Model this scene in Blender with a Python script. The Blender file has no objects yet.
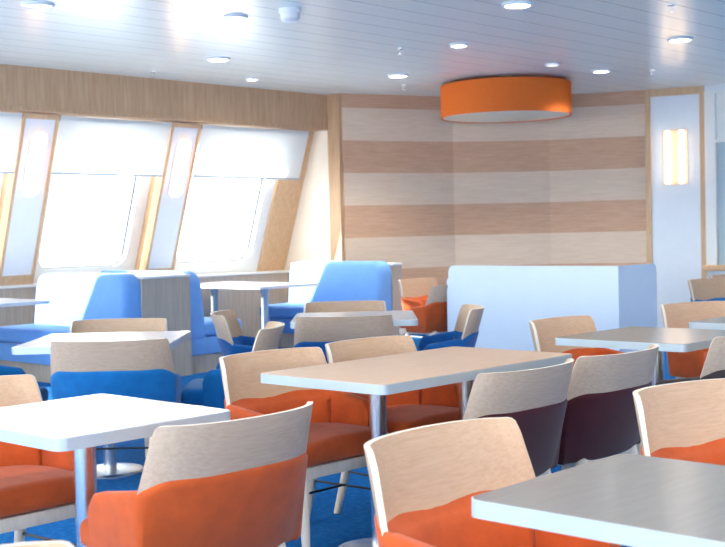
import bpy, bmesh, math, random
from mathutils import Vector, Matrix
random.seed(4)
sc = bpy.context.scene
C = sc.collection
PI = math.pi
# ------------------------------------------------------------------ helpers
def s2l(c):
    out = []
    for x in c:
        x = x / 255.0
        out.append(x / 12.92 if x <= 0.04045 else ((x + 0.055) / 1.055) ** 2.4)
    return (out[0], out[1], out[2], 1)

def new_mat(name):
    m = bpy.data.materials.new(name); m.use_nodes = True
    nt = m.node_tree
    for n in list(nt.nodes): nt.nodes.remove(n)
    out = nt.nodes.new('ShaderNodeOutputMaterial')
    return m, nt, out

def pbsdf(nt, out, rough=.5, metal=0, spec=.5, coat=0):
    b = nt.nodes.new('ShaderNodeBsdfPrincipled')
    b.inputs['Roughness'].default_value = rough
    b.inputs['Metallic'].default_value = metal
    b.inputs['Specular IOR Level'].default_value = spec
    b.inputs['Coat Weight'].default_value = coat
    nt.links.new(b.outputs[0], out.inputs[0])
    return b

def coords(nt, scale=(1, 1, 1)):
    t = nt.nodes.new('ShaderNodeTexCoord')
    mp = nt.nodes.new('ShaderNodeMapping'); mp.inputs['Scale'].default_value = scale
    nt.links.new(t.outputs['Object'], mp.inputs[0])
    return mp.outputs[0]

def noise(nt, vec, scale=5, detail=4, rough=.55, dist=0):
    n = nt.nodes.new('ShaderNodeTexNoise')
    n.inputs['Scale'].default_value = scale; n.inputs['Detail'].default_value = detail
    n.inputs['Roughness'].default_value = rough; n.inputs['Distortion'].default_value = dist
    nt.links.new(vec, n.inputs['Vector'])
    return n.outputs[0]

def ramp(nt, fac, stops):
    r = nt.nodes.new('ShaderNodeValToRGB')
    el = r.color_ramp.elements
    while len(el) < len(stops): el.new(.5)
    for e, (p, c) in zip(el, stops): e.position = p; e.color = c
    nt.links.new(fac, r.inputs[0])
    return r.outputs[0]

def bump(nt, h, b, strength=.2, dist=.01):
    n = nt.nodes.new('ShaderNodeBump'); n.inputs['Strength'].default_value = strength
    n.inputs['Distance'].default_value = dist
    nt.links.new(h, n.inputs['Height']); nt.links.new(n.outputs[0], b.inputs['Normal'])

def plain(name, c, rough=.5, metal=0, spec=.5, var=.04):
    m, nt, out = new_mat(name); b = pbsdf(nt, out, rough, metal, spec)
    col = s2l(c)
    f = noise(nt, coords(nt), 6, 3)
    nt.links.new(ramp(nt, f, [(.3, tuple(x * (1 - var) for x in col[:3]) + (1,)), (.7, tuple(min(1, x * (1 + var)) for x in col[:3]) + (1,))]), b.inputs['Base Color'])
    return m

def wood(name, dark, light, scale, rough=.45, spec=.4):
    m, nt, out = new_mat(name); b = pbsdf(nt, out, rough, 0, spec)
    f = noise(nt, coords(nt, scale), 4, 6, .6, .35)
    col = ramp(nt, f, [(.3, s2l(dark)), (.7, s2l(light))])
    nt.links.new(col, b.inputs['Base Color'])
    return m

def fabric(name, c, rough=.85, sc_=260, sheen=.15, var=.12):
    m, nt, out = new_mat(name); b = pbsdf(nt, out, rough, 0, .25)
    col = s2l(c)
    v = coords(nt)
    f = noise(nt, v, 14, 5)
    nt.links.new(ramp(nt, f, [(.3, tuple(x * (1 - var) for x in col[:3]) + (1,)), (.7, tuple(min(1, x * (1 + var)) for x in col[:3]) + (1,))]), b.inputs['Base Color'])
    b.inputs['Sheen Weight'].default_value = sheen
    bump(nt, noise(nt, v, sc_, 2), b, .25, .002)
    return m

def emis(name, c, s):
    m, nt, out = new_mat(name)
    e = nt.nodes.new('ShaderNodeEmission'); e.inputs[0].default_value = s2l(c); e.inputs[1].default_value = s
    nt.links.new(e.outputs[0], out.inputs[0])
    return m

# ------------------------------------------------------------------ materials
M = {}
M['ply'] = wood('birch_ply', (194, 156, 124), (207, 172, 142), (2.2, 30, 30), .42, .4)
M['ply_back_shade'] = wood('birch_ply_outside_shade', (180, 154, 133), (194, 172, 152), (2.2, 30, 30), .42, .4)  # greyer veneer outside, partly the missing warm bounce light put into the colour
M['ply_edge'] = plain('ply_edge', (222, 208, 190), .5)
M['chair_leg'] = wood('pale_beech', (206, 190, 172), (222, 208, 192), (14, 14, 2), .45)
M['black'] = plain('black_steel', (25, 26, 30), .4)
M['orange'] = fabric('orange_fabric', (190, 80, 31))
M['blue'] = fabric('blue_fabric', (6, 104, 168))
M['navy'] = fabric('deep_blue_fabric', (20, 90, 158))
M['burgundy'] = fabric('burgundy_fabric', (66, 18, 28))
M['charcoal'] = fabric('charcoal_fabric', (58, 48, 50))
M['bench'] = fabric('bench_blue', (106, 156, 216), .7, var=.03)
M['steel'] = plain('brushed_steel', (222, 225, 228), .27, 1)
M['band'] = plain('edge_band', (186, 198, 206), .35, .25)
def laminate(name, a, b_, rough=.22):
    m, nt, out = new_mat(name); b = pbsdf(nt, out, rough, 0, .55)
    f = noise(nt, coords(nt, (2.5, 22, 1)), 3, 6, .6, .3)
    nt.links.new(ramp(nt, f, [(.3, s2l(a)), (.7, s2l(b_))]), b.inputs['Base Color'])
    return m
M['lam_tan_reflect'] = laminate('tan_reflect_laminate', (206, 170, 142), (220, 186, 158), .3)  # tan stands in for the striped wall's reflection in the laminate
M['lam_grey'] = laminate('grey_laminate', (138, 130, 122), (144, 136, 128), .2)
M['lam_white_reflect'] = laminate('pale_reflect_laminate', (206, 208, 212), (216, 218, 222), .2)  # pale laminate; window reflection on the dining table put into its white
M['oak_v'] = wood('oak_vertical', (178, 140, 106), (202, 166, 132), (9, 9, .5), .5)
M['oak_h'] = wood('oak_horizontal', (170, 132, 100), (196, 158, 124), (.7, .7, 12), .5)
M['oak_trim'] = wood('oak_trim', (200, 160, 122), (218, 182, 144), (10, 10, .8), .45)
M['grey_oak'] = wood('grey_oak', (164, 150, 136), (186, 172, 158), (10, 10, .6), .5)
M['sunlit_wall'] = wood('sunlit_oak', (236, 222, 204), (244, 232, 218), (9, 9, .5), .5)  # oak whitened so its colour carries the sunlight on the end wall
M['white'] = plain('white_paint', (226, 230, 236), .4, 0, .5, .015)
M['frame_white'] = plain('frame_white', (232, 232, 230), .35, 0, .5, .015)
M['screen_white'] = plain('white_laminate_screen', (212, 224, 240), .35, 0, .5, .015)
M['ring'] = plain('white_ring', (225, 228, 232), .3, 0, .5, .01)
M['lamp_on'] = emis('downlight_diffuser', (255, 250, 240), 14)
M['lamp_dim'] = emis('dim_downlight', (255, 246, 235), 1.2)
M['sconce'] = emis('sconce_glow', (255, 200, 140), 3.0)
M['sconce_cold'] = emis('sconce_tube', (255, 228, 190), 2.8)
M['strip'] = emis('light_strip', (255, 206, 140), 1.6)
M['lamp_cloth'] = plain('lamp_cloth', (252, 228, 194), .7)
M['warm_plate'] = plain('warm_plate', (226, 196, 168), .4)
M['rubber'] = plain('rubber_seal', (60, 70, 85), .5)
M['grey_pane'] = plain('frosted_pane', (176, 192, 202), .35, 0, .5, .02)
M['black_gap'] = plain('shadow_black', (20, 20, 20), .8)

# glass
m, nt, out = new_mat('window_glass')
tr = nt.nodes.new('ShaderNodeBsdfTransparent'); gl = nt.nodes.new('ShaderNodeBsdfGlossy'); gl.inputs['Roughness'].default_value = .02
mx = nt.nodes.new('ShaderNodeMixShader'); mx.inputs[0].default_value = .05
nt.links.new(tr.outputs[0], mx.inputs[1]); nt.links.new(gl.outputs[0], mx.inputs[2]); nt.links.new(mx.outputs[0], out.inputs[0])
M['glass'] = m
# translucent blind
m, nt, out = new_mat('blind_fabric')
d = nt.nodes.new('ShaderNodeBsdfDiffuse'); t = nt.nodes.new('ShaderNodeBsdfTranslucent')
d.inputs[0].default_value = s2l((240, 241, 240)); t.inputs[0].default_value = s2l((244, 244, 242))
mx = nt.nodes.new('ShaderNodeMixShader'); mx.inputs[0].default_value = .45
nt.links.new(d.outputs[0], mx.inputs[1]); nt.links.new(t.outputs[0], mx.inputs[2]); nt.links.new(mx.outputs[0], out.inputs[0])
M['blind'] = m
# drum shade
m, nt, out = new_mat('orange_shade')
d = nt.nodes.new('ShaderNodeBsdfDiffuse'); t = nt.nodes.new('ShaderNodeBsdfTranslucent')
f = noise(nt, coords(nt, (60, 60, 8)), 6, 3)
cc = ramp(nt, f, [(.3, s2l((226, 112, 50))), (.7, s2l((236, 126, 62)))])
nt.links.new(cc, d.inputs[0]); nt.links.new(cc, t.inputs[0])
mx = nt.nodes.new('ShaderNodeMixShader'); mx.inputs[0].default_value = .2
nt.links.new(d.outputs[0], mx.inputs[1]); nt.links.new(t.outputs[0], mx.inputs[2]); nt.links.new(mx.outputs[0], out.inputs[0])
M['shade'] = m
# carpet
m, nt, out = new_mat('blue_carpet'); b = pbsdf(nt, out, .95, 0, .1)
v = coords(nt); f = noise(nt, v, 30, 8, .75)
nt.links.new(ramp(nt, f, [(.32, s2l((10, 76, 136))), (.55, s2l((22, 102, 168))), (.75, s2l((48, 128, 190)))]), b.inputs['Base Color'])
bump(nt, noise(nt, v, 220, 3), b, .5, .006)
M['carpet'] = m
# ceiling planks: dark hairline joints along X every 0.3 m
m, nt, out = new_mat('ceiling_planks'); b = pbsdf(nt, out, .24, 0, .9)
tc = nt.nodes.new('ShaderNodeTexCoord'); sx = nt.nodes.new('ShaderNodeSeparateXYZ'); nt.links.new(tc.outputs['Object'], sx.inputs[0])
def math_node(nt, op, a, bval=None):
    n = nt.nodes.new('ShaderNodeMath'); n.operation = op
    if isinstance(a, (int, float)): n.inputs[0].default_value = a
    else: nt.links.new(a, n.inputs[0])
    if bval is not None:
        if isinstance(bval, (int, float)): n.inputs[1].default_value = bval
        else: nt.links.new(bval, n.inputs[1])
    return n.outputs[0]
fr = math_node(nt, 'FRACT', math_node(nt, 'DIVIDE', math_node(nt, 'ADD', sx.outputs[1], 30.0), .3))
ab = math_node(nt, 'ABSOLUTE', math_node(nt, 'SUBTRACT', fr, .5))          # 0 mid plank .. .5 at joint
gap = math_node(nt, 'GREATER_THAN', ab, .488)
colr = ramp(nt, gap, [(0, s2l((238, 242, 234))), (1, s2l((120, 128, 134)))])
nt.links.new(colr, b.inputs['Base Color'])
arch = math_node(nt, 'POWER', math_node(nt, 'MULTIPLY', ab, 2.0), 4.0)
wav = noise(nt, coords(nt, (.25, 3.0, 1)), 2.2, 2)
bump(nt, math_node(nt, 'ADD', math_node(nt, 'MULTIPLY', arch, -.25), wav), b, .12, .02)
M['ceiling'] = m
# striped wall: broad horizontal bands of brown and pale wood
m, nt, out = new_mat('striped_wood'); b = pbsdf(nt, out, .5, 0, .35)
f = noise(nt, coords(nt, (1.2, 1.2, 26)), 3, 6, .6, .4)
brown = ramp(nt, f, [(.28, s2l((194, 148, 118))), (.72, s2l((214, 172, 142)))])
pale = ramp(nt, f, [(.28, s2l((212, 184, 158))), (.72, s2l((228, 204, 182)))])
tc = nt.nodes.new('ShaderNodeTexCoord'); sx = nt.nodes.new('ShaderNodeSeparateXYZ'); nt.links.new(tc.outputs['Object'], sx.inputs[0])
k = math_node(nt, 'FRACT', math_node(nt, 'DIVIDE', math_node(nt, 'SUBTRACT', 2.80 + 7.9, sx.outputs[2]), .79))
isb = math_node(nt, 'GREATER_THAN', k, .5)
top = math_node(nt, 'GREATER_THAN', sx.outputs[2], 2.80)
isb = math_node(nt, 'MAXIMUM', isb, top)
mc = nt.nodes.new('ShaderNodeMix'); mc.data_type = 'RGBA'
nt.links.new(isb, mc.inputs[0]); nt.links.new(pale, mc.inputs[6]); nt.links.new(brown, mc.inputs[7])
nt.links.new(mc.outputs[2], b.inputs['Base Color'])
M['stripes'] = m

# ------------------------------------------------------------------ mesh building
class MB:
    def __init__(s): s.v = []; s.f = []; s.mi = []
    def add(s, vs, fs, mi=0):
        o = len(s.v); s.v += [tuple(x) for x in vs]
        for f_ in fs: s.f.append(tuple(i + o for i in f_)); s.mi.append(mi)
    def box(s, a, b, mi=0, bev=0, fn=None, seg=2):
        bm = bmesh.new(); bmesh.ops.create_cube(bm, size=1)
        for v_ in bm.verts:
            v_.co = Vector([a[i] + (v_.co[i] + .5) * (b[i] - a[i]) for i in range(3)])
        if bev: bmesh.ops.bevel(bm, geom=bm.edges[:], offset=bev, segments=seg, affect='EDGES', profile=.5)
        bm.verts.index_update()
        vs = [v_.co.copy() for v_ in bm.verts]
        if fn: vs = [fn(v_) for v_ in vs]
        s.add(vs, [[v_.index for v_ in f_.verts] for f_ in bm.faces], mi); bm.free()
    def tube(s, p0, p1, r0, r1=None, n=16, mi=0):
        r1 = r0 if r1 is None else r1
        p0, p1 = Vector(p0), Vector(p1); d_ = (p1 - p0).normalized()
        q = d_.to_track_quat('Z', 'Y')
        vs = []
        for p, r in ((p0, r0), (p1, r1)):
            for i in range(n):
                a = 2 * PI * i / n; vs.append(p + q @ Vector((r * math.cos(a), r * math.sin(a), 0)))
        fs = [(i, (i + 1) % n, n + (i + 1) % n, n + i) for i in range(n)] + [tuple(range(n))[::-1], tuple(range(n, 2 * n))]
        s.add(vs, fs, mi)
    def lathe(s, prof, n=32, c=(0, 0, 0), mi=0, caps=True):
        vs = []
        for (r, z) in prof:
            for i in range(n):
                a = 2 * PI * i / n; vs.append((c[0] + r * math.cos(a), c[1] + r * math.sin(a), c[2] + z))
        fs = []
        for k_ in range(len(prof) - 1):
            for i in range(n): fs.append((k_ * n + i, k_ * n + (i + 1) % n, (k_ + 1) * n + (i + 1) % n, (k_ + 1) * n + i))
        if caps: fs += [tuple(range(n))[::-1], tuple(range((len(prof) - 1) * n, len(prof) * n))]
        s.add(vs, fs, mi)
    def prism(s, loop, z0, z1, mi=0, mi_side=None):
        n = len(loop)
        vs = [(x, y, z0) for x, y in loop] + [(x, y, z1) for x, y in loop]
        s.add(vs, [tuple(range(n))[::-1], tuple(range(n, 2 * n))], mi)
        o = len(s.v) - 2 * n
        for i in range(n):
            s.f.append((o + i, o + (i + 1) % n, o + n + (i + 1) % n, o + n + i)); s.mi.append(mi if mi_side is None else mi_side)
    def build(s, name, mats, parent=None, smooth=True, ang=35):
        me = bpy.data.meshes.new(name); me.from_pydata(s.v, [], s.f); me.update()
        bm = bmesh.new(); bm.from_mesh(me); bmesh.ops.recalc_face_normals(bm, faces=bm.faces[:]); bm.to_mesh(me); bm.free()
        if not isinstance(mats, (list, tuple)): mats = [mats]
        for mt in mats: me.materials.append(M[mt])
        if len(mats) > 1:
            for p, i in zip(me.polygons, s.mi): p.material_index = i
        if smooth:
            me.polygons.foreach_set('use_smooth', [True] * len(me.polygons)); me.set_sharp_from_angle(angle=math.radians(ang))
        o = bpy.data.objects.new(name, me); C.objects.link(o)
        if parent: o.parent = parent
        return o

def rrect(x0, y0, x1, y1, r, n=6):
    pts = []
    for cx, cy, a0 in ((x1 - r, y1 - r, 0), (x0 + r, y1 - r, PI / 2), (x0 + r, y0 + r, PI), (x1 - r, y0 + r, 1.5 * PI)):
        for i in range(n + 1):
            a = a0 + PI / 2 * i / n; pts.append((cx + r * math.cos(a), cy + r * math.sin(a)))
    return pts

def tag(o, label, cat, group=None, kind=None):
    o['label'] = label; o['category'] = cat
    if group: o['group'] = group
    if kind: o['kind'] = kind
    return o
def struct(o): o['kind'] = 'structure'; return o
def empty(name, loc=(0, 0, 0), rz=0):
    o = bpy.data.objects.new(name, None); C.objects.link(o); o.location = loc; o.rotation_euler = (0, 0, rz); return o
def kids(o): return [c for c in C.objects if c.parent == o]
def copy_tree(o, parent=None):
    c = o.copy(); C.objects.link(c)
    if parent: c.parent = parent
    for ch in kids(o): copy_tree(ch, c)
    return c

# ------------------------------------------------------------------ camera.  X runs along the window wall, Y towards it
CAMZ = 1.30
F = 1200.0; PITCH = math.radians(2.02); ROLL = math.radians(-1.34); YAW = math.radians(43)
R0 = Matrix(((1, 0, 0), (0, 0, -1), (0, 1, 0)))
cp, sp = math.cos(PITCH), math.sin(PITCH); Rp = Matrix(((1, 0, 0), (0, cp, -sp), (0, sp, cp)))
cr, sr = math.cos(ROLL), math.sin(ROLL); Rr = Matrix(((cr, -sr, 0), (sr, cr, 0), (0, 0, 1)))
Rc = Rr @ Rp @ R0
D1 = Vector((math.sin(YAW), math.cos(YAW), 0)); D2 = Vector((-math.cos(YAW), math.sin(YAW), 0)); UP = Vector((0, 0, 1))
def uvz(w): return Vector((w.dot(D1), w.dot(D2), w.z))
right, down, fwd = [uvz(Vector(Rc[i])) for i in range(3)]
cam = bpy.data.cameras.new('camera'); co = bpy.data.objects.new('camera', cam); C.objects.link(co)
mw = Matrix((right, -down, -fwd)).transposed().to_4x4(); mw.translation = Vector((0, 0, CAMZ))
co.matrix_world = mw
cam.sensor_width = 36; cam.lens = F / 725 * 36; cam.clip_start = .05
cam.dof.use_dof = True; cam.dof.focus_distance = 4.6; cam.dof.aperture_fstop = 6.3
sc.camera = co
def cx_(X, Dp):                          # camera-aligned floor axes (X across, Dp away) to room axes
    return (math.cos(math.radians(47)) * X + math.cos(YAW) * Dp, -math.sin(math.radians(47)) * X + math.sin(YAW) * Dp)

# ------------------------------------------------------------------ room shell
CZ = 2.97; U0, V0, UR = -3.0, -6.0, 13.6
b = MB(); b.box((U0 - .2, V0 - .2, -.1), (14.2, 12.2, 0)); struct(b.build('floor', 'carpet'))
b = MB(); b.box((U0 - .2, V0 - .2, CZ), (14.2, 12.2, CZ + .1)); ceil = struct(b.build('ceiling', 'ceiling'))
b = MB(); b.box((U0 - .2, V0, 0), (U0, 11.4, .7)); b.box((U0 - .2, V0, 2.5), (U0, 11.4, CZ))
for i in range(9):
    y = V0 + i * 2.05; b.box((U0 - .2, y, .7), (U0, y + .4, 2.5))
struct(b.build('wall_rear', 'white'))
# far side of the saloon: a wall with its own row of windows, behind the viewer
b = MB(); b.box((U0, V0 - .2, 0), (UR, V0, 1.1)); b.box((U0, V0 - .2, 1.9), (UR, V0, CZ))
n = 8; w = (UR - U0) / n
for i in range(n + 1):
    x = U0 + i * w; b.box((max(U0, x - .6), V0 - .2, 1.1), (min(UR, x + .6), V0, 1.9))
struct(b.build('wall_opposite', 'white'))
# window wall: leaning out towards the floor
def wv(z): return 11.0 - .353 * (z - .8)
def lean(p): return Vector((p[0], p[1] + wv(p[2]), p[2]))      # y given relative to the leaning inner face
PITCHW = 1.82; PL = [6.36 + PITCHW * k_ for k_ in range(-5, 2)]
b = MB()
b.box((U0, 11.0, 0), (10.5, 11.2, .8)); struct(b.build('wall_window_side', 'grey_oak'))
b = MB(); b.box((U0, 10.98, .8), (10.5, 11.5, .83), bev=.006); o = struct(b.build('trim_1', 'frame_white'))
b = MB(); b.box((U0, 10.3, 2.54), (10.48, 10.78, CZ)); b.box((U0, 10.285, 2.54), (10.48, 10.3, 2.575))
struct(b.build('trim_2', 'oak_v'))
# pillars between the windows
ZT = 2.53
def pillar(u0, u1, idx):
    o = MB()
    for (x0, x1) in ((u0, u0 + .035), (u1 - .035, u1)):
        o.box((x0, 0, .83), (x1, .26, ZT), fn=lean)
    o.box((u0 + .035, 0, ZT - .05), (u1 - .035, .26, ZT), fn=lean); o.box((u0 + .035, 0, .83), (u1 - .035, .26, .93), fn=lean)
    p = struct(o.build('trim_%d' % idx, 'oak_trim'))
    q = MB(); q.box((u0 + .035, .012, .93), (u1 - .035, .25, ZT - .05), fn=lean); q.build('panel', 'white', p)
    q = MB(); q.box((u0 - .012, .07, .9), (u0 - .001, .09, ZT - .05), fn=lean); q.build('light_strip', 'strip', p)
    return p
for i, x in enumerate(PL): pillar(x, x + .41, 3 + i)
b = MB(); b.box((10.06, .16, .83), (10.5, .36, ZT), fn=lean); struct(b.build('trim_20', 'oak_trim'))
# windows
def window(u0, u1, idx):
    z0, z1 = .83, ZT + .03
    fo = rrect(u0, z0, u1, z1, .005); fi = rrect(u0 + .15, .98, u1 - .15, 2.40, .13)
    def P(l, y): return [lean((x, y, z)) for x, z in l]
    n_ = len(fo); m_ = MB()
    vs = P(fo, .2) + P(fi, .2) + P(fo, .34) + P(fi, .34); fs = []
    for i in range(n_):
        j = (i + 1) % n_
        fs += [(i, j, n_ + j, n_ + i), (2 * n_ + i, 3 * n_ + i, 3 * n_ + j, 2 * n_ + j), (n_ + i, n_ + j, 3 * n_ + j, 3 * n_ + i), (i, 2 * n_ + i, 2 * n_ + j, j)]
    m_.add(vs, fs); fr_ = struct(m_.build('window_%d' % idx, 'frame_white'))
    # rubber seal ring
    fi2 = rrect(u0 + .165, .995, u1 - .165, 2.385, .115); m_ = MB()
    vs = P(fi, .272) + P(fi2, .272) + P(fi, .30) + P(fi2, .30); fs = []
    for i in range(n_):
        j = (i + 1) % n_
        fs += [(i, j, n_ + j, n_ + i), (2 * n_ + i, 3 * n_ + i, 3 * n_ + j, 2 * n_ + j), (n_ + i, n_ + j, 3 * n_ + j, 3 * n_ + i)]
    m_.add(vs, fs); m_.build('seal', 'rubber', fr_)
    m_ = MB(); vs = P(fi2, .283) + P(fi2, .289); m_.add(vs, [tuple(range(n_))[::-1], tuple(range(n_, 2 * n_))] + [(i, (i + 1) % n_, n_ + (i + 1) % n_, n_ + i) for i in range(n_)])
    m_.build('pane', 'glass', fr_)
for i, x in enumerate(PL): window(x + .41, (x + PITCHW) if i < len(PL) - 1 else 10.06, 1 + i)
# roller blinds on the three windows in view
def blind(u0, u1, label):
    t = empty('roller_blind', ((u0 + u1) / 2, wv(ZT), ZT)); x0 = t.location
    def loc(p): return lean(p) - Vector(x0)
    m_ = MB(); m_.box((u0, .0, 1.965), (u1, .004, ZT - .005), fn=loc); m_.build('blind_fabric', 'blind', t)
    m_ = MB(); m_.box((u0, -.008, 1.945), (u1, .012, 1.967), fn=loc); m_.build('bottom_bar', 'band', t)
    m_ = MB(); m_.tube(loc((u0 - .01, .03, ZT - .03)), loc((u1 + .01, .03, ZT - .03)), .025); m_.build('roller_tube', 'black', t)
    return tag(t, label, 'blind', 'roller blinds on the windows')
blind(4.96, 6.35, 'white roller blind half drawn over the window cut off by the picture edge')
blind(6.78, 8.17, 'white roller blind half drawn over the window between the two glowing pillars')
blind(8.60, 10.26, 'white roller blind half drawn over the window next to the sunlit end wall')
# end wall between windows and the striped wall
b = MB(); b.box((10.5, 10.28, 0), (10.7, 12.0, CZ)); struct(b.build('wall_end', 'sunlit_wall'))
b = MB(); b.box((10.47, 10.10, 0), (10.54, 10.29, CZ)); struct(b.build('trim_21', 'oak_v'))
# striped curved wall
pts = [(10.52, 10.08), (11.97, 9.54), (12.87, 8.70), (13.40, 7.60)]
def wall_run(b, pts, th, z0, z1):
    for (x0, y0), (x1, y1) in zip(pts[:-1], pts[1:]):
        d_ = Vector((x1 - x0, y1 - y0)).normalized(); nn = Vector((-d_.y, d_.x)) * th
        b.add([(x0, y0, z0), (x1, y1, z0), (x1 + nn.x, y1 + nn.y, z0), (x0 + nn.x, y0 + nn.y, z0), (x0, y0, z1), (x1, y1, z1), (x1 + nn.x, y1 + nn.y, z1), (x0 + nn.x, y0 + nn.y, z1)],
              [(0, 1, 2, 3), (4, 5, 6, 7), (0, 1, 5, 4), (1, 2, 6, 5), (2, 3, 7, 6), (3, 0, 4, 7)])
b = MB(); wall_run(b, pts, .15, 0, CZ); struct(b.build('wall_back', 'stripes', smooth=False))
# oak framed white wall panel with the double lamp
pa, pb = (13.40, 7.60), (13.62, 6.95)
dp = (Vector(pb) - Vector(pa)).normalized(); npn = Vector((dp.y, -dp.x))      # towards the room
if npn.x > 0: npn = -npn
def pt(s, off, z): q = Vector(pa) + dp * s + npn * off; return (q.x, q.y, z)
LP = (Vector(pb) - Vector(pa)).length
def pbox(b, s0, s1, o0, o1, z0, z1):
    b.add([pt(s0, o0, z0), pt(s1, o0, z0), pt(s1, o1, z0), pt(s0, o1, z0), pt(s0, o0, z1), pt(s1, o0, z1), pt(s1, o1, z1), pt(s0, o1, z1)],
          [(0, 1, 2, 3), (4, 5, 6, 7), (0, 1, 5, 4), (1, 2, 6, 5), (2, 3, 7, 6), (3, 0, 4, 7)])
b = MB(); pbox(b, 0, LP, -.12, 0, 0, CZ); pn = struct(b.build('wall_panel', 'white'))
b = MB()
pbox(b, -.02, .045, -.02, .03, 0, CZ); pbox(b, LP - .045, LP + .02, -.02, .03, 0, CZ); pbox(b, .045, LP - .045, -.02, .03, CZ - .09, CZ)
struct(b.build('trim_22', 'oak_trim'))
# right hand wall with its window
b = MB(); b.box((UR, V0, 0), (UR + .2, 6.95, .72)); b.box((UR, V0, 2.9), (UR + .2, 6.95, CZ)); b.box((UR, V0, .72), (UR + .2, 4.6, 2.9)); b.box((UR, 6.9, .72), (UR + .2, 6.95, 2.9))
struct(b.build('wall_right', 'white'))
b = MB(); b.box((UR - .08, 4.6, .72), (UR + .06, 6.93, .79), bev=.006); struct(b.build('trim_23', 'oak_trim'))
b = MB(); b.box((UR - .02, 6.78, .79), (UR + .1, 6.92, 2.9)); b.box((UR - .02, 4.6, .79), (UR + .1, 4.74, 2.9)); b.box((UR - .02, 4.74, 2.86), (UR + .1, 6.78, 2.9)); b.box((UR - .02, 4.74, 2.27), (UR + .1, 6.78, 2.31))
wr = struct(b.build('window_20', 'frame_white'))
b = MB(); b.box((UR + .04, 4.74, .79), (UR + .05, 6.78, 2.27)); b.build('pane', 'grey_pane', wr)
b = MB(); b.box((UR + .02, 4.74, 2.31), (UR + .03, 6.78, 2.86)); b.build('upper_pane', 'frame_white', wr)

# ------------------------------------------------------------------ ceiling fittings
def downlight(x, y, r, label, on=True, power=45):
    t = empty('downlight', (x, y, CZ))
    m_ = MB(); m_.lathe([(r * .80, .0), (r, .0), (r, -.012), (r * .86, -.020), (r * .80, -.014), (r * .80, 0)], 32, caps=False); m_.build('trim_ring', 'ring', t)
    m_ = MB(); m_.lathe([(r * .80, -.004), (r * .80, -.010)], 32); m_.build('diffuser', 'lamp_on' if on else 'lamp_dim', t)
    tag(t, label, 'ceiling light', 'round downlights in the plank ceiling')
    if on:
        L = bpy.data.lights.new('downlight_beam', 'SPOT'); L.energy = power; L.spot_size = math.radians(130); L.spot_blend = .6; L.shadow_soft_size = r * .8; L.color = (1, .965, .82)
        lo = bpy.data.objects.new('downlight_beam', L); C.objects.link(lo); lo.location = (0, 0, -.03); lo.parent = t
downlight(7.48, 8.78, .115, 'large lit downlight above the window between the two glowing pillars', power=14)
downlight(8.72, 9.69, .065, 'small lit downlight close to the oak window header', power=8)
downlight(9.79, 8.54, .115, 'lit downlight immediately beside the orange drum lamp, on its window side', power=95)
downlight(8.63, 6.79, .085, 'small dimly lit downlight in mid ceiling in front of the orange drum lamp', True, 25)
downlight(7.43, 5.28, .115, 'large lit downlight at the top edge, the one nearest the viewer')
downlight(9.98, 5.31, .115, 'lit downlight in the bright ceiling reflection of the wall lamp', power=15)
downlight(11.30, 6.95, .10, 'lit downlight on the wall-panel side of the orange drum lamp', power=95)
downlight(6.14, 6.99, .095, 'unlit white downlight between the smoke detector and the windows', False)
downlight(4.75, 7.53, .12, 'unlit downlight at the top corner above the window side', False)
downlight(10.43, 6.99, .075, 'small unlit downlight just above the orange drum lamp', False)
for i_, (gx, gy) in enumerate([(x_, y_) for x_ in (-1.6, .6, 2.8, 5.0) for y_ in (-4.6, -2.2, .2, 2.6)] + [(7.2, -4.4), (7.2, -2.0), (7.2, .4), (7.2, 2.6), (9.6, -4), (9.6, -1.6), (9.6, .8), (9.6, 3.0), (1.6, 5.6), (.2, 8.2), (2.6, 8.4), (11.8, -3), (11.8, 0), (11.8, 3)]):  # unseen downlights added to fill the room with light
    m_ = MB(); m_.lathe([(.09, .0), (.115, .0), (.115, -.012), (.098, -.020), (.09, -.014), (.09, 0)], 24, caps=False); ft = m_.build('fill_fitting', 'ring', ceil); ft.location = (gx, gy, CZ)
    m_ = MB(); m_.lathe([(.09, -.004), (.09, -.010)], 24); m_.build('diffuser', 'lamp_on', ft)
    L = bpy.data.lights.new('fill_beam', 'SPOT'); L.energy = 18 if gx > 9 and gy > 0 else 45; L.spot_size = math.radians(130); L.spot_blend = .6; L.shadow_soft_size = .1; L.color = (1, .965, .82)
    lo = bpy.data.objects.new('fill_beam', L); C.objects.link(lo); lo.location = (0, 0, -.03); lo.parent = ft
t = empty('smoke_detector', (6.263, 6.517, CZ))
m_ = MB(); m_.lathe([(.085, 0), (.085, -.03), (.078, -.034)], 28); m_.build('base', 'ring', t)
m_ = MB(); m_.lathe([(.07, -.034), (.07, -.075), (.055, -.095), (.03, -.10)], 28); m_.build('sensor_head', 'frame_white', t)
tag(t, 'white smoke detector hanging from the plank ceiling', 'smoke detector')
def sprinkler(x, y, label):
    t = empty('sprinkler', (x, y, CZ))
    m_ = MB(); m_.lathe([(.035, 0), (.035, -.006), (.012, -.012)], 20); m_.build('escutcheon', 'steel', t)
    m_ = MB(); m_.lathe([(.009, -.01), (.009, -.05)], 12); m_.build('nozzle', 'steel', t)
    m_ = MB(); m_.lathe([(.028, -.05), (.028, -.054)], 16); m_.build('deflector', 'steel', t)
    tag(t, label, 'sprinkler', 'sprinkler heads on the ceiling')
sprinkler(8.409, 7.302, 'steel sprinkler head on the ceiling, midway between the windows and the drum lamp')
sprinkler(7.575, 9.903, 'small sprinkler head right above the oak window header')
sprinkler(10.513, 9.081, 'small sprinkler head near the top of the striped wall')
sprinkler(8.392, 4.53, 'steel sprinkler head at the top picture edge, above the wall lamp')
sprinkler(11.722, 6.577, 'small sprinkler head on the ceiling just in front of the lamp panel')
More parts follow.
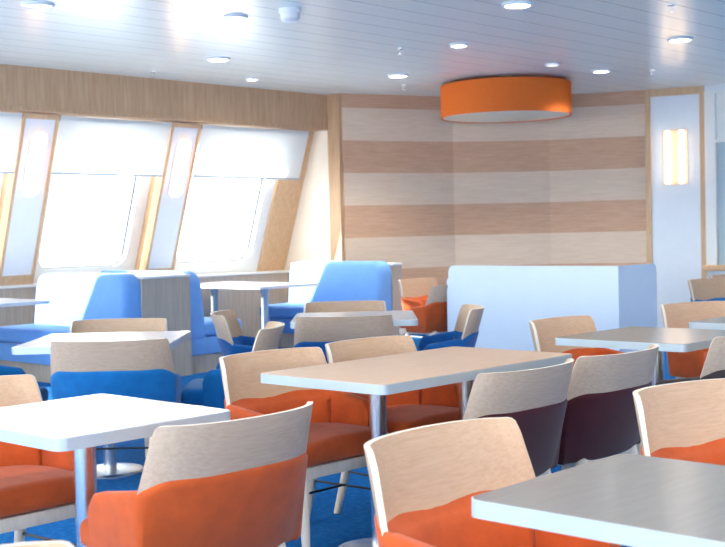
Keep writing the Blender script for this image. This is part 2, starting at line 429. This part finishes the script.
# drum lamp
t = empty('drum_lamp', (11.27, 8.20, CZ)); Rr_ = .745; h0, h1 = -.40, -.035
m_ = MB(); m_.lathe([(Rr_, h0), (Rr_, h1), (Rr_ - .012, h1), (Rr_ - .012, h0), (Rr_, h0)], 72, caps=False); m_.build('lamp_shade', 'shade', t)
m_ = MB(); m_.lathe([(Rr_ - .014, h0 + .008), (Rr_ - .014, h0 + .014)], 72); m_.build('diffuser', 'lamp_cloth', t)
m_ = MB(); m_.lathe([(.3, h1 - .02), (.3, 0)], 32); m_.build('ceiling_mount', 'ring', t)
for a in range(3):
    aa = a * 2 * PI / 3; m_ = MB(); m_.tube((.29 * math.cos(aa), .29 * math.sin(aa), h1 - .01), ((Rr_ - .006) * math.cos(aa), (Rr_ - .006) * math.sin(aa), h1 - .01), .008); m_.build('spoke', 'steel', t)
tag(t, 'large orange fabric drum lamp under the ceiling before the striped wall', 'lamp')
# lamps on the pillars
def pillar_lamp(u, label):
    zc = 2.04; t = empty('pillar_lamp', (u, wv(zc), zc)); x0 = Vector(t.location)
    def loc(p): return lean(p) - x0
    lp = rrect(u - .075, zc - .31, u + .075, zc + .31, .07, 8); m_ = MB()
    A = [loc((x, -.045, z)) for x, z in lp]; B = [loc((x, .010, z)) for x, z in lp]; n_ = len(lp)
    m_.add(A + B, [tuple(range(n_)), tuple(range(n_, 2 * n_))[::-1]] + [(i, (i + 1) % n_, n_ + (i + 1) % n_, n_ + i) for i in range(n_)])
    m_.build('glow_cover', 'sconce', t)
    m_ = MB(); lp2 = rrect(u - .09, zc - .325, u + .09, zc + .325, .08, 8); A = [loc((x, -.006, z)) for x, z in lp2]; B = [loc((x, .011, z)) for x, z in lp2]; n_ = len(lp2)
    m_.add(A + B, [tuple(range(n_)), tuple(range(n_, 2 * n_))[::-1]] + [(i, (i + 1) % n_, n_ + (i + 1) % n_, n_ + i) for i in range(n_)]); m_.build('back_plate', 'ring', t)
    tag(t, label, 'wall lamp', 'glowing lamps on the window pillars')
pillar_lamp(6.565, 'glowing upright lamp on the slanted window pillar nearest the picture edge')
pillar_lamp(8.385, 'glowing upright lamp on the slanted pillar between the two full windows')
# wall lamp with two tubes
mid = LP / 2; zc = 2.12; p0 = pt(mid, 0, zc); t = empty('wall_lamp', p0)
def lbox(s0, s1, o0, o1, z0, z1):
    b = MB(); pbox(b, s0, s1, o0, o1, z0, z1); b.v = [tuple(Vector(x) - Vector(p0)) for x in b.v]; return b
lbox(mid - .15, mid + .15, 0, .012, zc - .34, zc + .34).build('back_plate', 'warm_plate', t)
for sgn in (-1, 1):
    b = MB(); q0 = Vector(pt(mid + sgn * .085, .05, zc - .32)) - Vector(p0); q1 = Vector(pt(mid + sgn * .085, .05, zc + .32)) - Vector(p0)
    b.tube(q0, q1, .034, n=20); b.build('glow_tube', 'sconce_cold', t)
    for zz in (zc - .325, zc + .325):
        b = lbox(mid + sgn * .085 - .02, mid + sgn * .085 + .02, .012, .06, zz - .008, zz + .008); b.build('bracket', 'steel', t)
tag(t, 'bright twin-tube wall lamp on the white oak-framed panel', 'wall lamp')

# ------------------------------------------------------------------ tables
def table(name, x0, y0, x1, y1, lam, label, rz=0, loc=None, pedestal=False, group='dining tables on round steel columns'):
    cx, cy = (x0 + x1) / 2, (y0 + y1) / 2
    t = empty(name, loc or (cx, cy, 0), rz); hx, hy = (x1 - x0) / 2, (y1 - y0) / 2
    m_ = MB(); m_.prism(rrect(-hx + .004, -hy + .004, hx - .004, hy - .004, .032), .706, .742); m_.build('tabletop', lam, t)
    outer = rrect(-hx, -hy, hx, hy, .036); inner = rrect(-hx + .006, -hy + .006, hx - .006, hy - .006, .030); n_ = len(outer); m_ = MB()
    vs = [(x, y, .704) for x, y in outer] + [(x, y, .740) for x, y in outer] + [(x, y, .704) for x, y in inner] + [(x, y, .7405) for x, y in inner]; fs = []
    for i in range(n_):
        j = (i + 1) % n_; fs += [(i, j, n_ + j, n_ + i), (n_ + i, n_ + j, 3 * n_ + j, 3 * n_ + i), (2 * n_ + i, 2 * n_ + j, j, i), (2 * n_ + i, 3 * n_ + i, 3 * n_ + j, 2 * n_ + j)]
    m_.add(vs, fs); m_.build('edge_band', 'band', t)
    for px_ in ((0,) if hx < .5 else (-.29, .29)):
        m_ = MB(); m_.lathe([(.036, .03), (.036, .69)], 28, (px_, 0, 0)); m_.build('column', 'steel', t)
        m_ = MB(); m_.lathe([(.19, 0), (.19, .008), (.18, .018), (.06, .034)], 40, (px_, 0, 0)); m_.build('base_plate', 'steel', t)
        m_ = MB(); m_.box((px_ - .2, -.2, .696), (px_ + .2, .2, .706)); m_.build('top_plate', 'steel', t)
    return tag(t, label, 'table', group)
table('dining_table', 3.205, 2.90, 4.465, 3.58, 'lam_tan_reflect', 'long dining table with tan top in the middle of the room')
table('dining_table', 1.845, 2.89, 2.49, 3.61, 'lam_white_reflect', 'white-topped dining table with an orange chair on either side, cut off by the picture edge')
table('dining_table', 1.945, .82, 2.57, 1.54, 'lam_grey', 'grey-topped dining table in the bottom corner, cut off by the picture edges')
table('dining_table', 5.06, 2.69, 5.84, 3.42, 'lam_grey', 'small grey dining table standing before the white partition')
table('dining_table', 6.23, 2.58, 6.95, 3.30, 'lam_grey', 'grey dining table behind the small grey one, cut off at the picture edge')
gs = 'square cafe tables on round steel bases'
x, y = cx_(-1.42, 6.60); table('cafe_table', -.41, -.42, .41, .42, 'lam_white_reflect', 'square cafe table among four blue chairs, before the near sunlit bench', math.radians(-47), (x, y, 0), True, gs)
x, y = cx_(-.06, 7.90); table('cafe_table', -.40, -.44, .40, .44, 'lam_white_reflect', 'square cafe table among four blue chairs, near the orange corner chairs', math.radians(-47), (x, y, 0), True, gs)

def booth_table(x0, y0, x1, y1, label):
    t = empty('booth_table', ((x0 + x1) / 2, (y0 + y1) / 2, 0)); hx, hy = (x1 - x0) / 2, (y1 - y0) / 2
    m_ = MB(); m_.prism(rrect(-hx, -hy, hx, hy, .08), .72, .75); m_.build('tabletop', 'lam_white_reflect', t)
    for yy in (-hy + .14, hy - .62):
        m_ = MB(); m_.lathe([(.12, 0), (.12, .012), (.04, .03), (.035, .68), (.06, .72)], 24, (-hx + .16, yy, 0)); m_.build('leg', 'band', t)
    tag(t, label, 'table', 'fixed window booth tables')
booth_table(8.36, 9.22, 9.24, 10.80, 'white booth table on two steel legs under the window next to the end wall')
booth_table(5.00, 9.30, 5.93, 10.80, 'booth table cut off by the picture edge, its corner poking over the sunlit bench')

# ------------------------------------------------------------------ booth benches: built facing -X, back plane at x=0
def bench(x, face, label, length=1.47):
    t = empty('booth_bench', (x, 8.80, 0)); f_ = face
    def X(p): return Vector((f_ * p[0], p[1], p[2]))
    # backrest with its window-end and outer top corners rounded, leaning
    lp = rrect(0, .24, length, .965, .13, 8); lp = [(y_, z_) for y_, z_ in lp]
    m_ = MB(); n_ = len(lp); rings = []
    for (dx, ins) in ((0.0, 0.0), (.10, 0.0), (.145, .012), (.165, .04)):
        cyy, czz = length / 2, .60
        ring = [(cyy + (y_ - cyy) * (1 - ins * 2 / length), czz + (z_ - czz) * (1 - ins * 2 / .73)) for y_, z_ in lp]
        rings.append([X((dx + .10 * max(0, (.9 - z_)), y_, z_)) if dx > .05 else X((dx, y_, z_)) for y_, z_ in ring])
    vs = [p for r_ in rings for p in r_]; fs = [tuple(range(n_)), tuple(range(3 * n_, 4 * n_))]
    for k_ in range(3):
        for i in range(n_): fs.append((k_ * n_ + i, k_ * n_ + (i + 1) % n_, (k_ + 1) * n_ + (i + 1) % n_, (k_ + 1) * n_ + i))
    m_.add(vs, fs); m_.build('backrest', 'bench', t, ang=50)
    m_ = MB(); m_.box((.15, .0, .34), (.66, length, .48), bev=.04, seg=4, fn=X); m_.build('seat_cushion', 'bench', t, ang=50)
    m_ = MB(); m_.box((.02, .01, .17), (.63, length, .335), bev=.012, fn=X); m_.build('seat_base', 'bench', t)
    m_ = MB(); m_.box((.0, .03, 0), (.57, length, .168), fn=X); m_.build('plinth', 'grey_oak', t)
    tag(t, label, 'bench', 'blue upholstered booth benches')
bench(6.51, -1, 'blue booth bench with a bright sun patch on its backrest, nearest the picture edge')
bench(7.06, 1, 'blue booth bench seen end-on, its back against the wood divider')
bench(9.90, -1, 'blue booth bench by the striped wall, its curved back facing the booth table')
def divider(x0, x1, label):
    t = empty('booth_divider', ((x0 + x1) / 2, 9.5, 0)); hx = (x1 - x0) / 2 - .002
    m_ = MB(); m_.box((-hx, -.72, 0), (hx, .9, .915)); m_.build('body', 'grey_oak', t)
    m_ = MB(); m_.box((-hx, -.735, .917), (hx, .9, .94), bev=.005); m_.build('top_cap', 'frame_white', t)
    tag(t, label, 'divider', 'wooden dividers between booths')
divider(6.51, 7.06, 'wide wooden divider between the two back-to-back blue benches')
divider(9.90, 10.06, 'narrow wooden end panel behind the bench by the striped wall')

# ------------------------------------------------------------------ white partition
t = empty('partition', (8.55, 5.17, 0))
def plate(horizontal, a0, a1, off, th, zt, r):
    lp = rrect(a0, .02, a1, zt, r, 6); m_ = MB(); n_ = len(lp)
    if horizontal: A = [(p, off, z) for p, z in lp]; B = [(p, off + th, z) for p, z in lp]
    else: A = [(off, p, z) for p, z in lp]; B = [(off + th, p, z) for p, z in lp]
    m_.add(A + B, [tuple(range(n_)), tuple(range(n_, 2 * n_))] + [(i, (i + 1) % n_, n_ + (i + 1) % n_, n_ + i) for i in range(n_)])
    return m_
def half_round(horizontal, a0, a1, off, th, zt, r):          # square at a0 (joint), rounded at a1
    pts_ = [(a0, .0), (a1, .0)]
    sg = 1 if a1 > a0 else -1
    for i in range(9):
        a = PI / 2 * i / 8; pts_.append((a1 - sg * (r - r * math.cos(a)), zt - r + r * math.sin(a)))
    pts_.append((a0, zt)); n_ = len(pts_); m_ = MB()
    if horizontal: A = [(p, off, z) for p, z in pts_]; B = [(p, off + th, z) for p, z in pts_]
    else: A = [(off, p, z) for p, z in pts_]; B = [(off + th, p, z) for p, z in pts_]
    m_.add(A + B, [tuple(range(n_)), tuple(range(n_, 2 * n_))] + [(i, (i + 1) % n_, n_ + (i + 1) % n_, n_ + i) for i in range(n_)])
    return m_
half_round(False, -.04, 1.73, 0, .04, .967, .06).build('long_panel', 'screen_white', t)
half_round(True, .041, .62, -.04, .04, .967, .06).build('short_panel', 'screen_white', t)
plate(False, .0, 1.79, .045, .12, .86, .05).build('inner_backrest', 'screen_white', t)
tag(t, 'white L-shaped partition in front of the striped wall', 'partition')

# ------------------------------------------------------------------ chairs (face +Y, origin on the floor)
def spl(P, n):
    out_ = []
    for k_ in range(len(P) - 1):
        p0 = P[max(0, k_ - 1)]; p1 = P[k_]; p2 = P[k_ + 1]; p3 = P[min(len(P) - 1, k_ + 2)]
        for i in range(n):
            t_ = i / n; out_.append(tuple(.5 * (2 * b_ + (c_ - a_) * t_ + (2 * a_ - 5 * b_ + 4 * c_ - d_) * t_ * t_ + (3 * b_ - a_ - 3 * c_ + d_) * t_ ** 3) for a_, b_, c_, d_ in zip(p0, p1, p2, p3)))
    out_.append(P[-1]); return out_
LEAN = .30
def make_chair(fab):
    t = empty('dining_chair')
    # plywood back: curved sheet
    nx, nz = 36, 10; th = .016
    pl_ = spl([(0, 0), (.08, .004), (.16, .018), (.232, .046), (.276, .080), (.300, .112)], 8)
    def plan(a):
        t_ = a * (len(pl_) - 1); i_ = min(int(t_), len(pl_) - 2); f_ = t_ - i_
        p_, q_ = pl_[i_], pl_[i_ + 1]; d_ = Vector((q_[0] - p_[0], q_[1] - p_[1])).normalized()
        return p_[0] + (q_[0] - p_[0]) * f_, p_[1] + (q_[1] - p_[1]) * f_, -d_.y, d_.x
    def back(s, zf, side):
        # s -1..1 across, zf 0..1 up
        hw = .314 - .020 * zf; zl, zh = .54, .786
        ax = abs(s) * hw
        rt = .04; e = max(0, ax - (hw - rt)); ztop = zh - rt + math.sqrt(max(0, rt * rt - e * e)) if e > 0 else zh
        rb = .03; e = max(0, ax - (hw - rb)); zb = zl + rb - math.sqrt(max(0, rb * rb - e * e)) if e > 0 else zl
        z = zb + (ztop - zb) * zf
        px_, py_, nx_, ny_ = plan(abs(s)); k_ = hw / .30
        return (math.copysign(px_ * k_, s) + (nx_ if s >= 0 else -nx_) * side * th, -.232 - LEAN * (z - .6) + py_ + ny_ * side * th, z)
    m_ = MB(); vs = []; 
    ss = [-1 + 2 * i / nx for i in range(nx + 1)]; ss = [math.copysign(abs(s) ** .85, s) for s in ss]
    for side in (0, 1):
        for k_ in range(nz + 1):
            for s in ss: vs.append(back(s, k_ / nz, side - .5))
    W = nx + 1; N = W * (nz + 1); fa = []
    for side in (0, 1):
        for k_ in range(nz):
            for i in range(nx):
                q = (k_ * W + i, k_ * W + i + 1, (k_ + 1) * W + i + 1, (k_ + 1) * W + i); fa.append(tuple(side * N + a for a in (q if side else q[::-1])))
    m_.add(vs, fa, 0)
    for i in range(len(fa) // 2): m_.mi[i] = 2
    rim = [i for i in range(W)] + [k_ * W + nx for k_ in range(1, nz + 1)] + [nz * W + i for i in range(nx - 1, -1, -1)] + [k_ * W for k_ in range(nz - 1, 0, -1)]
    for a, b_ in zip(rim, rim[1:] + rim[:1]): m_.f.append((a, b_, N + b_, N + a)); m_.mi.append(1)
    m_.build('backrest', ['ply', 'ply_edge', 'ply_back_shade'], t, ang=40)
    # upholstered tub wrapping sides and back
    half = [(.283, .13), (.289, .02), (.294, -.07), (.287, -.13), (.234, -.178), (.13, -.212), (0, -.225)]
    path = spl(half + [(-x, y) for x, y in half[:-1]][::-1], 6); n_ = len(path); prof_n = 0; rings = []
    for i, (x, y) in enumerate(path):
        a = path[max(0, i - 1)]; c_ = path[min(n_ - 1, i + 1)]; tx, ty = c_[0] - a[0], c_[1] - a[1]; l_ = math.hypot(tx, ty); nx_, ny_ = ty / l_, -tx / l_
        # path runs from +x arm to -x arm round the back; outward normal
        if nx_ * x + ny_ * (y + .02) < 0: nx_, ny_ = -nx_, -ny_
        bk = min(1, max(0, (-y - .10) / .08)); bk = bk * bk * (3 - 2 * bk)     # 1 along the back
        fwd_ = min(1, max(0, (y + .1) / .23))
        arm = .600 - .035 * fwd_
        zo = arm * (1 - bk) + .636 * bk; zi = (arm) * (1 - bk) + .570 * bk
        if y > .09: k2 = (y - .09) / .04; zo -= .045 * k2 * k2; zi -= .045 * k2 * k2
        to, ti = .024, -.026
        prof = [(to - .012, .345), (to, .36), (to, zo - .03), (to - .001, zo - .012), (to - .008, zo - .002), (to - .015, zo), (.5 * (to + ti) - .002, max(zi, zo - .002) if bk < .3 else zi + .012), (ti + .012, zi), (ti + .003, zi - .008), (ti, zi - .03), (ti, .36)]
        ring = []
        for (o_, z) in prof:
            ln = LEAN * (z - .6) * bk; fl = .06 * (z - .5) * (1 - bk)
            ring.append((x + nx_ * (o_ + fl), y + ny_ * (o_ + fl) - ln, z))
        rings.append(ring)
    m_ = MB(); pn_ = len(rings[0]); vs = [p for r_ in rings for p in r_]; fs = []
    for i in range(n_ - 1):
        for k_ in range(pn_): fs.append((i * pn_ + k_, i * pn_ + (k_ + 1) % pn_, (i + 1) * pn_ + (k_ + 1) % pn_, (i + 1) * pn_ + k_))
    fs += [tuple(range(pn_)), tuple(range((n_ - 1) * pn_, n_ * pn_))]
    m_.add(vs, fs); m_.build('upholstered_shell', fab, t, ang=45)
    # seat
    m_ = MB()
    def seatf(p):
        q = p.copy(); k_ = 1 - (abs(p.x) / .27) ** 2; q.z += .016 * max(0, k_) * (1 if p.z > .42 else 0)
        if p.y > .2: q.x *= .985
        if p.y < .0: q.x *= 1 - .22 * min(1, -p.y / .12) ** 1.5
        return q
    bm = bmesh.new(); bmesh.ops.create_cube(bm, size=1)
    for v_ in bm.verts: v_.co = Vector((v_.co.x * .532, -.135 + (v_.co.y + .5) * .40, .375 + (v_.co.z + .5) * .087))
    bmesh.ops.bevel(bm, geom=bm.edges[:], offset=.032, segments=4, affect='EDGES', profile=.5)
    for ax, cuts in ((0, (-.18, -.09, 0, .09, .18)), (1, (-.1, -.06, -.02, .03, .1))):
        for q_ in cuts:
            nrm = Vector((1, 0, 0)) if ax == 0 else Vector((0, 1, 0))
            bmesh.ops.bisect_plane(bm, geom=bm.verts[:] + bm.edges[:] + bm.faces[:], plane_co=nrm * q_, plane_no=nrm)
    bm.verts.index_update(); m_.add([seatf(v_.co) for v_ in bm.verts], [[v_.index for v_ in f_.verts] for f_ in bm.faces]); bm.free()
    m_.build('seat_cushion', fab, t, ang=50)
    # frame
    def inw(p): return Vector((p.x * (1 - .20 * max(0, min(1, (.1 - p.y) / .22))), p.y, p.z))
    m_ = MB(); m_.box((-.262, .215, .325), (.262, .25, .372), bev=.005); m_.box((-.205, -.145, .325), (.205, -.11, .372), bev=.005)
    m_.box((-.262, -.125, .325), (-.23, .215, .372), bev=.005, fn=inw); m_.box((.23, -.125, .325), (.262, .215, .372), bev=.005, fn=inw); m_.build('seat_frame', 'chair_leg', t)
    for sx in (-1, 1):
        m_ = MB(); m_.tube((sx * .238, .228, .36), (sx * .232, .236, 0), .026, .015, 14); m_.build('leg', 'chair_leg', t)
        m_ = MB(); m_.tube((sx * .195, -.122, .36), (sx * .212, -.225, 0), .025, .015, 14); m_.build('leg', 'chair_leg', t)
        m_ = MB(); m_.tube((sx * .234, .23, .20), (sx * .203, -.165, .20), .0055, n=8); m_.build('stretcher', 'black', t)
    m_ = MB(); m_.tube((-.222, .01, .20), (.222, .01, .20), .0055, n=8); m_.build('stretcher', 'black', t)
    return t
protos = {}
def chair(fab, x, y, deg, label, group):
    """deg: heading of the sitter, 0 = +Y (towards the windows)"""
    if fab not in protos: protos[fab] = o = make_chair(fab)
    else: o = copy_tree(protos[fab])
    o.location = (x, y, 0); o.rotation_euler = (0, 0, math.radians(deg))
    return tag(o, label, 'chair', group)
go, gb, gr = 'orange plywood-backed chairs', 'blue plywood-backed chairs', 'dark red plywood-backed chairs'
chair('orange', 3.50, 3.62, 180, 'orange chair facing us behind the long tan table, at its free near end', go)
chair('orange', 4.145, 3.64, 180, 'orange chair facing us behind the long tan table, at its partition end', go)
chair('orange', 2.265, 2.80, 0, 'orange chair seen from behind, pushed up to the white-topped table', go)
chair('orange', 2.17, 3.83, 180, 'orange chair behind the white-topped table, cut off by the picture edge', go)
chair('orange', 2.35, 1.73, 180, 'orange chair facing us behind the grey table in the bottom corner', go)
chair('orange', 3.445, 1.62, 166, 'orange chair cut off by the picture edge, just beyond the grey corner table', go)
chair('orange', .84, 1.56, 180, 'wooden chair back of which only the blurred top shows at the bottom picture edge', go)
chair('orange', 5.64, 3.56, 180, 'orange chair facing us behind the small grey table, against the white partition', go)
chair('orange', 7.06, 3.53, 164, 'orange chair facing us behind the farther grey table at the picture edge', go)
chair('orange', 9.60, 7.98, 180, 'distant orange chair in the corner between the bench panel and the white partition', go)
chair('orange', 8.76, 7.22, 0, 'distant orange chair seen from behind, half hidden by the white partition', go)
chair('burgundy', 3.675, 2.79, 0, 'burgundy chair seen from behind, overlapping the long tan table', gr)
chair('burgundy', 4.325, 2.79, 0, 'burgundy chair seen from behind, between its burgundy twin and the small grey table', gr)
chair('charcoal', 5.32, 2.71, 0, 'charcoal chair cut off by the picture edge, at the small grey table', 'charcoal plywood-backed chair')
def cam_chair(fab, X, Dp, deg, label):
    x, y = cx_(X, Dp); chair(fab, x, y, -47 + deg, label, gb)
cam_chair('blue', -1.28, 6.20, 0, 'blue chair seen straight from behind, in front of the near cafe table')
cam_chair('blue', -1.52, 7.26, 180, 'blue chair behind the near cafe table, only its pale back showing above the top')
cam_chair('blue', -.74, 6.72, 90, 'blue chair seen side-on, between the near cafe table and the orange chairs')
cam_chair('blue', -2.05, 6.50, -90, 'blue chair with only an armrest showing, at the picture edge')
cam_chair('navy', -.12, 7.53, 0, 'blue chair seen from behind, in front of the cafe table by the striped wall')
cam_chair('navy', -.135, 8.60, 180, 'blue chair behind the far cafe table, its back against the curved blue bench')
cam_chair('navy', -.71, 7.90, -90, 'blue chair seen side-on at the bench side of the far cafe table')
cam_chair('navy', .50, 7.90, 90, 'blue chair seen side-on before the white partition, beside the far cafe table')
chair('blue', 10.22, 5.02, 172, 'distant blue chair before the white lamp panel, the nearer of two', gb)
chair('blue', 11.1, 5.25, 172, 'distant blue chair under the wall window, the farther of two', gb)

# ------------------------------------------------------------------ light
w = bpy.data.worlds.new('daylight'); sc.world = w; w.use_nodes = True
bg = w.node_tree.nodes['Background']; bg.inputs[0].default_value = (.93, 1.0, .985, 1); bg.inputs[1].default_value = 4.5
L = bpy.data.lights.new('sun', 'SUN'); L.energy = 11; L.angle = math.radians(.6); L.color = (1, .96, .9)
so = bpy.data.objects.new('sun', L); C.objects.link(so)
so.rotation_euler = Vector((1.0, -1.38, -.76)).to_track_quat('-Z', 'Y').to_euler(); so.location = (0, 14, 6)

sc.view_settings.view_transform = 'Standard'; sc.view_settings.look = 'None'
sc.view_settings.exposure = 1.2; sc.view_settings.gamma = 1; sc.view_settings.use_curve_mapping = False
sc.cycles.use_denoising = True
sc.cycles.max_bounces = 10; sc.cycles.diffuse_bounces = 6; sc.cycles.sample_clamp_indirect = 8
